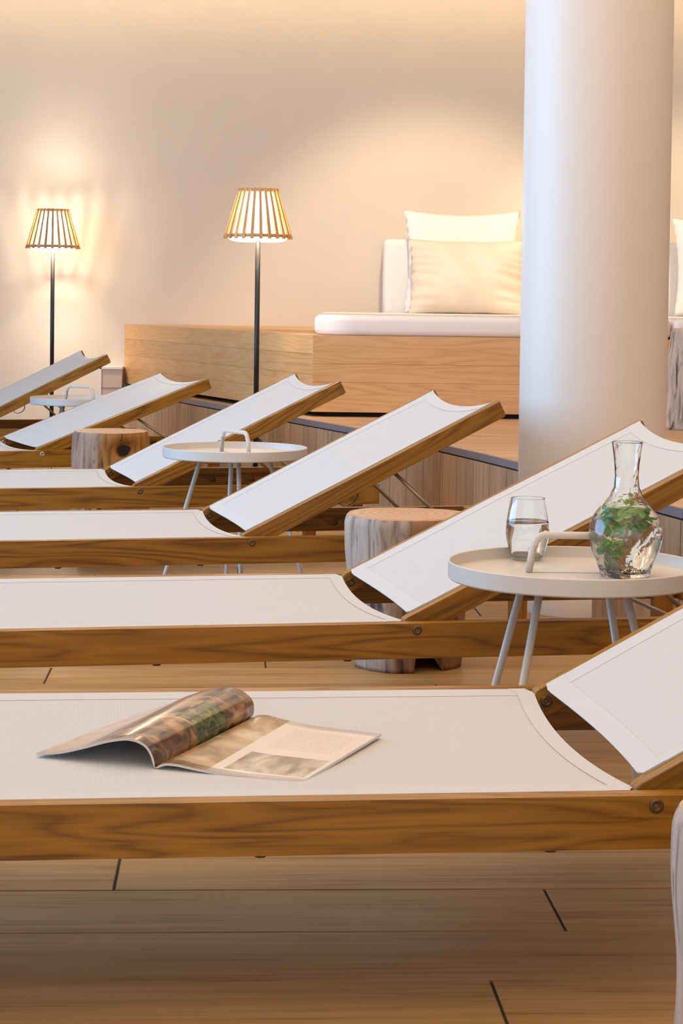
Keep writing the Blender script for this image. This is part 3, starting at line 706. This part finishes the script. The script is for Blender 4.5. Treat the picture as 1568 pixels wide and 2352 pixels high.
# ---------------------------------------------------------------- floor lamps
def make_lamp():
    r = thing('floor_lamp', '', 'floor lamp', group='floor lamps with slatted wooden shades')
    MB().lathe([(.0005, .014), (.100, .014), (.112, .010), (.115, .002), (.115, 0)], 48).obj('base', IRON, r)
    MB().tube([(0, 0, .012), (0, 0, 1.255)], .0108, 16).obj('pole', IRON, r)
    z0, z1, r0, r1 = 1.100, 1.308, .146, .0835
    MB().lathe([(r0 - .014, z0 + .004), (r0 - .006, z0 + .004), (r0 - .010, z0 + .018), (r0 - .018, z0 + .018)], 64, closed=True).obj('bottom_ring', ASH, r)
    MB().lathe([(r1 - .013, z1 - .016), (r1 - .005, z1 - .016), (r1 - .006, z1 - .002), (r1 - .014, z1 - .002)], 64, closed=True).obj('top_ring', ASH, r)
    ln_ = math.hypot(z1 - z0, r0 - r1); tilt = math.atan2(r0 - r1, z1 - z0)
    b = MB().add([(x, y, z) for z, hw in ((0, .0068), (ln_, .0056)) for x in (-.010, 0) for y in (-hw, hw)], [(0, 1, 3, 2), (4, 6, 7, 5), (0, 4, 5, 1), (2, 3, 7, 6), (0, 2, 6, 4), (1, 5, 7, 3)])
    me = b.mesh('slat', ASH)
    for k in range(24):
        a = 2 * PI * (k + .5) / 24; o = link('slat', me, r); o.rotation_mode = 'XYZ'
        o.matrix_world = Matrix.Translation((r0 * math.cos(a), r0 * math.sin(a), z0)) @ Matrix.Rotation(a, 4, 'Z') @ Matrix.Rotation(-tilt, 4, 'Y')
    o = MB().lathe([(r0 - .055, z0 - .013), (r0 - .035, z0 - .009), (r0 - .019, z0 + .004), (r0 - .018, z0 + .012), (r1 - .015, z1 - .008), (.012, z1 - .006)], 64).obj('shade_liner', LINER, r)
    b = MB()
    for k in range(3):
        a = 2 * PI * k / 3 + .4; b.tube([(0, 0, z1 - .012), ((r1 - .012) * math.cos(a), (r1 - .012) * math.sin(a), z1 - .012)], .002, 6)
    b.obj('spider', IRON, r)
    zb = z0 + .145
    MB().lathe([(.0105, zb - .03), (.016, zb - .028), (.016, zb - .006), (.0105, zb - .004)], 20).obj('socket', IRON, r)
    return r, zb
l0, ZB = make_lamp(); l1 = dup_tree(l0)
for o, (x, y, lab) in ((l0, (-.356, 8.22, 'floor lamp with slatted wooden shade in the middle, before the oak bench')), (l1, (-1.533, 10.40, 'floor lamp with slatted wooden shade at far left, glowing against the wall'))):
    o.location = (x, y, 0); o['label'] = lab
    b = MB()
    for i in range(4):
        a = PI / 2 * i + .6; cx_, cy_ = .020 * math.cos(a), .020 * math.sin(a)
        b.lathe([(.0005, ZB - .022), (.006, ZB - .020), (.0085, ZB - .008), (.0085, ZB + .008), (.006, ZB + .018), (.0005, ZB + .02)], 12, cx=cx_, cy=cy_)
    bo = b.obj('bulb', BULB, o)
    l = bpy.data.lights.new('lamp_light', 'POINT'); l.energy = 20 if y > 9 else 10; l.color = (1, .90, .77); l.shadow_soft_size = .022
    for sx in (-1, 1):
        p = bpy.data.objects.new('lamp_light', l); C.objects.link(p); p.parent = o; p.location = (sx * .036, -.004, ZB)

# ---------------------------------------------------------------- magazine
def page_material(name, kind):
    m, nt, b = mat(name); L = nt.links.new; uv = N(nt, 'ShaderNodeUVMap'); sp = N(nt, 'ShaderNodeSeparateXYZ'); L(uv.outputs[0], sp.inputs[0])
    def th(src, a, gt=True):
        n_ = N(nt, 'ShaderNodeMath', operation='GREATER_THAN' if gt else 'LESS_THAN'); n_.inputs[1].default_value = a; L(src, n_.inputs[0]); return n_.outputs[0]
    def mul(a, b2):
        n_ = N(nt, 'ShaderNodeMath', operation='MULTIPLY'); L(a, n_.inputs[0]); L(b2, n_.inputs[1]); return n_.outputs[0]
    def noise(sx, sy, sc, det, dis, stops):
        mp = N(nt, 'ShaderNodeMapping'); mp.inputs['Scale'].default_value = (sx, sy, 1); L(uv.outputs[0], mp.inputs[0])
        n_ = N(nt, 'ShaderNodeTexNoise'); n_.inputs['Scale'].default_value = sc; n_.inputs['Detail'].default_value = det; n_.inputs['Distortion'].default_value = dis; L(mp.outputs[0], n_.inputs[0])
        r_ = ramp(nt, stops); L(n_.outputs[0], r_.inputs[0]); return r_.outputs[0]
    def mix(fac, a, b2):
        n_ = N(nt, 'ShaderNodeMix', data_type='RGBA'); L(fac, n_.inputs[0])
        for s_, v in (('A', a), ('B', b2)):
            if isinstance(v, tuple): n_.inputs[s_].default_value = (*v, 1)
            else: L(v, n_.inputs[s_])
        return n_.outputs['Result']
    U, V = sp.outputs[0], sp.outputs[1]
    paper = (.72, .66, .60)
    if kind == 'right':
        pic = noise(1, 1.6, 3.2, 5, .6, [(.32, (.20, .12, .055)), (.5, (.42, .29, .15)), (.68, (.62, .52, .38))])
        pic2 = noise(2, 1, 4.5, 5, .8, [(.35, (.16, .12, .07)), (.5, (.34, .28, .20)), (.7, (.58, .52, .44))])
        fac = th(U, .47, False); c = mix(fac, paper, pic)
        w_ = N(nt, 'ShaderNodeTexWave', wave_type='BANDS', bands_direction='Y'); w_.inputs['Scale'].default_value = 13; L(uv.outputs[0], w_.inputs[0])
        tn = N(nt, 'ShaderNodeTexNoise'); tn.inputs['Scale'].default_value = 90; L(uv.outputs[0], tn.inputs[0])
        ln_ = mul(mul(th(w_.outputs['Fac'], .62), th(tn.outputs[0], .45)), mul(mul(th(U, .56), th(U, .92, False)), mul(th(V, .50), th(V, .88, False))))
        hf = N(nt, 'ShaderNodeMath', operation='MULTIPLY'); hf.inputs[1].default_value = .4; L(ln_, hf.inputs[0])
        c = mix(hf.outputs[0], c, (.30, .26, .23))
        f2 = mul(mul(th(U, .53), th(U, .96, False)), mul(th(V, .08), th(V, .40, False))); c = mix(f2, c, pic2)
    elif kind == 'left':
        pic = noise(1.2, 2.2, 3.2, 6, .9, [(.34, (.020, .012, .006)), (.47, (.14, .07, .03)), (.57, (.36, .20, .09)), (.72, (.55, .42, .28))])
        grn = noise(2, 3, 4.5, 6, 1.2, [(.35, (.02, .03, .008)), (.55, (.09, .11, .03)), (.7, (.32, .27, .16))])
        f1 = mul(mul(th(V, .42), th(V, .72, False)), th(U, .45, False)); c = mix(f1, pic, grn)
        lt = noise(1, 1, 4, 4, .4, [(.35, (.42, .26, .16)), (.65, (.62, .47, .35))]); f3 = th(U, .72); c = mix(f3, c, lt)
        f4 = mul(th(U, .66), th(U, .72, False)); c = mix(f4, c, (.22, .12, .08))
    L(c, b.inputs['Base Color']); b.inputs['Roughness'].default_value = .22; b.inputs['Coat Weight'].default_value = .3; b.inputs['Coat Roughness'].default_value = .12
    return m
PR, PLF = page_material('magazine_print_right', 'right'), page_material('magazine_print_left', 'left')
PAPER = plain('magazine_paper', (.62, .57, .52), .6)
mo = Vector((-.228, 2.452, ZR - .0105)); e1 = Vector((.185, -.071, 0)).normalized(); ang_m = math.atan2(e1.y, e1.x)
mag = thing('magazine', 'open magazine lying face up with curled left pages on the nearest lounger', 'magazine', mo, ang_m)
def lerp_prof(P, t):
    # arclength parametrised polyline smoothed by Catmull-Rom
    n_ = len(P) - 1; x = t * n_; i = min(int(x), n_ - 1); u = x - i
    p0, p1, p2, p3 = P[max(i - 1, 0)], P[i], P[i + 1], P[min(i + 2, n_)]
    return tuple(.5 * ((2 * p1[k]) + (-p0[k] + p2[k]) * u + (2 * p0[k] - 5 * p1[k] + 4 * p2[k] - p3[k]) * u * u + (-p0[k] + 3 * p1[k] - 3 * p2[k] + p3[k]) * u ** 3) for k in range(2))
FR = [(0, .003), (-.003, .017), (-.014, .031), (-.036, .037), (-.066, .032), (-.10, .021), (-.135, .011), (-.170, .0055)]
BK = [(0, .003), (.010, .018), (.006, .038), (-.018, .050), (-.052, .047), (-.090, .034), (-.125, .018), (-.158, .006)]
RF = [(0, .003), (.012, .0095), (.030, .0105), (.060, .0075), (.095, .005), (.130, .0045), (.165, .0045), (.199, .0045)]
RB = [(0, .003), (.010, .013), (.028, .017), (.055, .013), (.090, .009), (.125, .0075), (.160, .007), (.199, .006)]
def page_stack(name, P, Q, mt, n_layers=3, thick=.0032, sgn=1):
    b = MB(); nu, nv = 48, 14; PLn = .287
    def pt(u, v, off):
        a, c = lerp_prof(P, u), lerp_prof(Q, u); a2, c2 = lerp_prof(P, min(u + .01, 1)), lerp_prof(Q, min(u + .01, 1)); a1, c1 = lerp_prof(P, max(u - .01, 0)), lerp_prof(Q, max(u - .01, 0))
        x = a[0] + (c[0] - a[0]) * v; z = a[1] + (c[1] - a[1]) * v
        tx = (a2[0] - a1[0]) * (1 - v) + (c2[0] - c1[0]) * v; tz = (a2[1] - a1[1]) * (1 - v) + (c2[1] - c1[1]) * v; l_ = math.hypot(tx, tz) or 1
        nx, nz2 = (-tz / l_, tx / l_) if sgn > 0 else (tz / l_, -tx / l_)
        return (x - nx * off, v * PLn, max(z - nz2 * off, .0004))
    top = lambda u, v: pt(u, v, 0); bot = lambda u, v: pt(u, v, thick * min(1, .3 + u * 8))
    b.grid(top, nu, nv, 0); n0_ = len(b.v); b.grid(bot, nu, nv, 1)
    W_ = nu + 1
    rim = [(i, i + 1) for i in range(nu)] + [(nu + j * W_, nu + (j + 1) * W_) for j in range(nv)] + [(nv * W_ + i, nv * W_ + i + 1) for i in range(nu)]
    for a, c in rim: b.f.append((a, c, c + n0_, a + n0_)); b.m.append(1); b.sm.append(False)
    me = b.mesh(name, [mt, PAPER]); uvl = me.uv_layers.new(name='UVMap')
    for p in me.polygons:
        for li in p.loop_indices:
            vi = me.loops[li].vertex_index % n0_; uvl.data[li].uv = ((vi % W_) / nu, (vi // W_) / nv)
    return link(name, me, mag)
page_stack('left_pages', FR, BK, PLF, sgn=-1); page_stack('right_pages', RF, RB, PR)
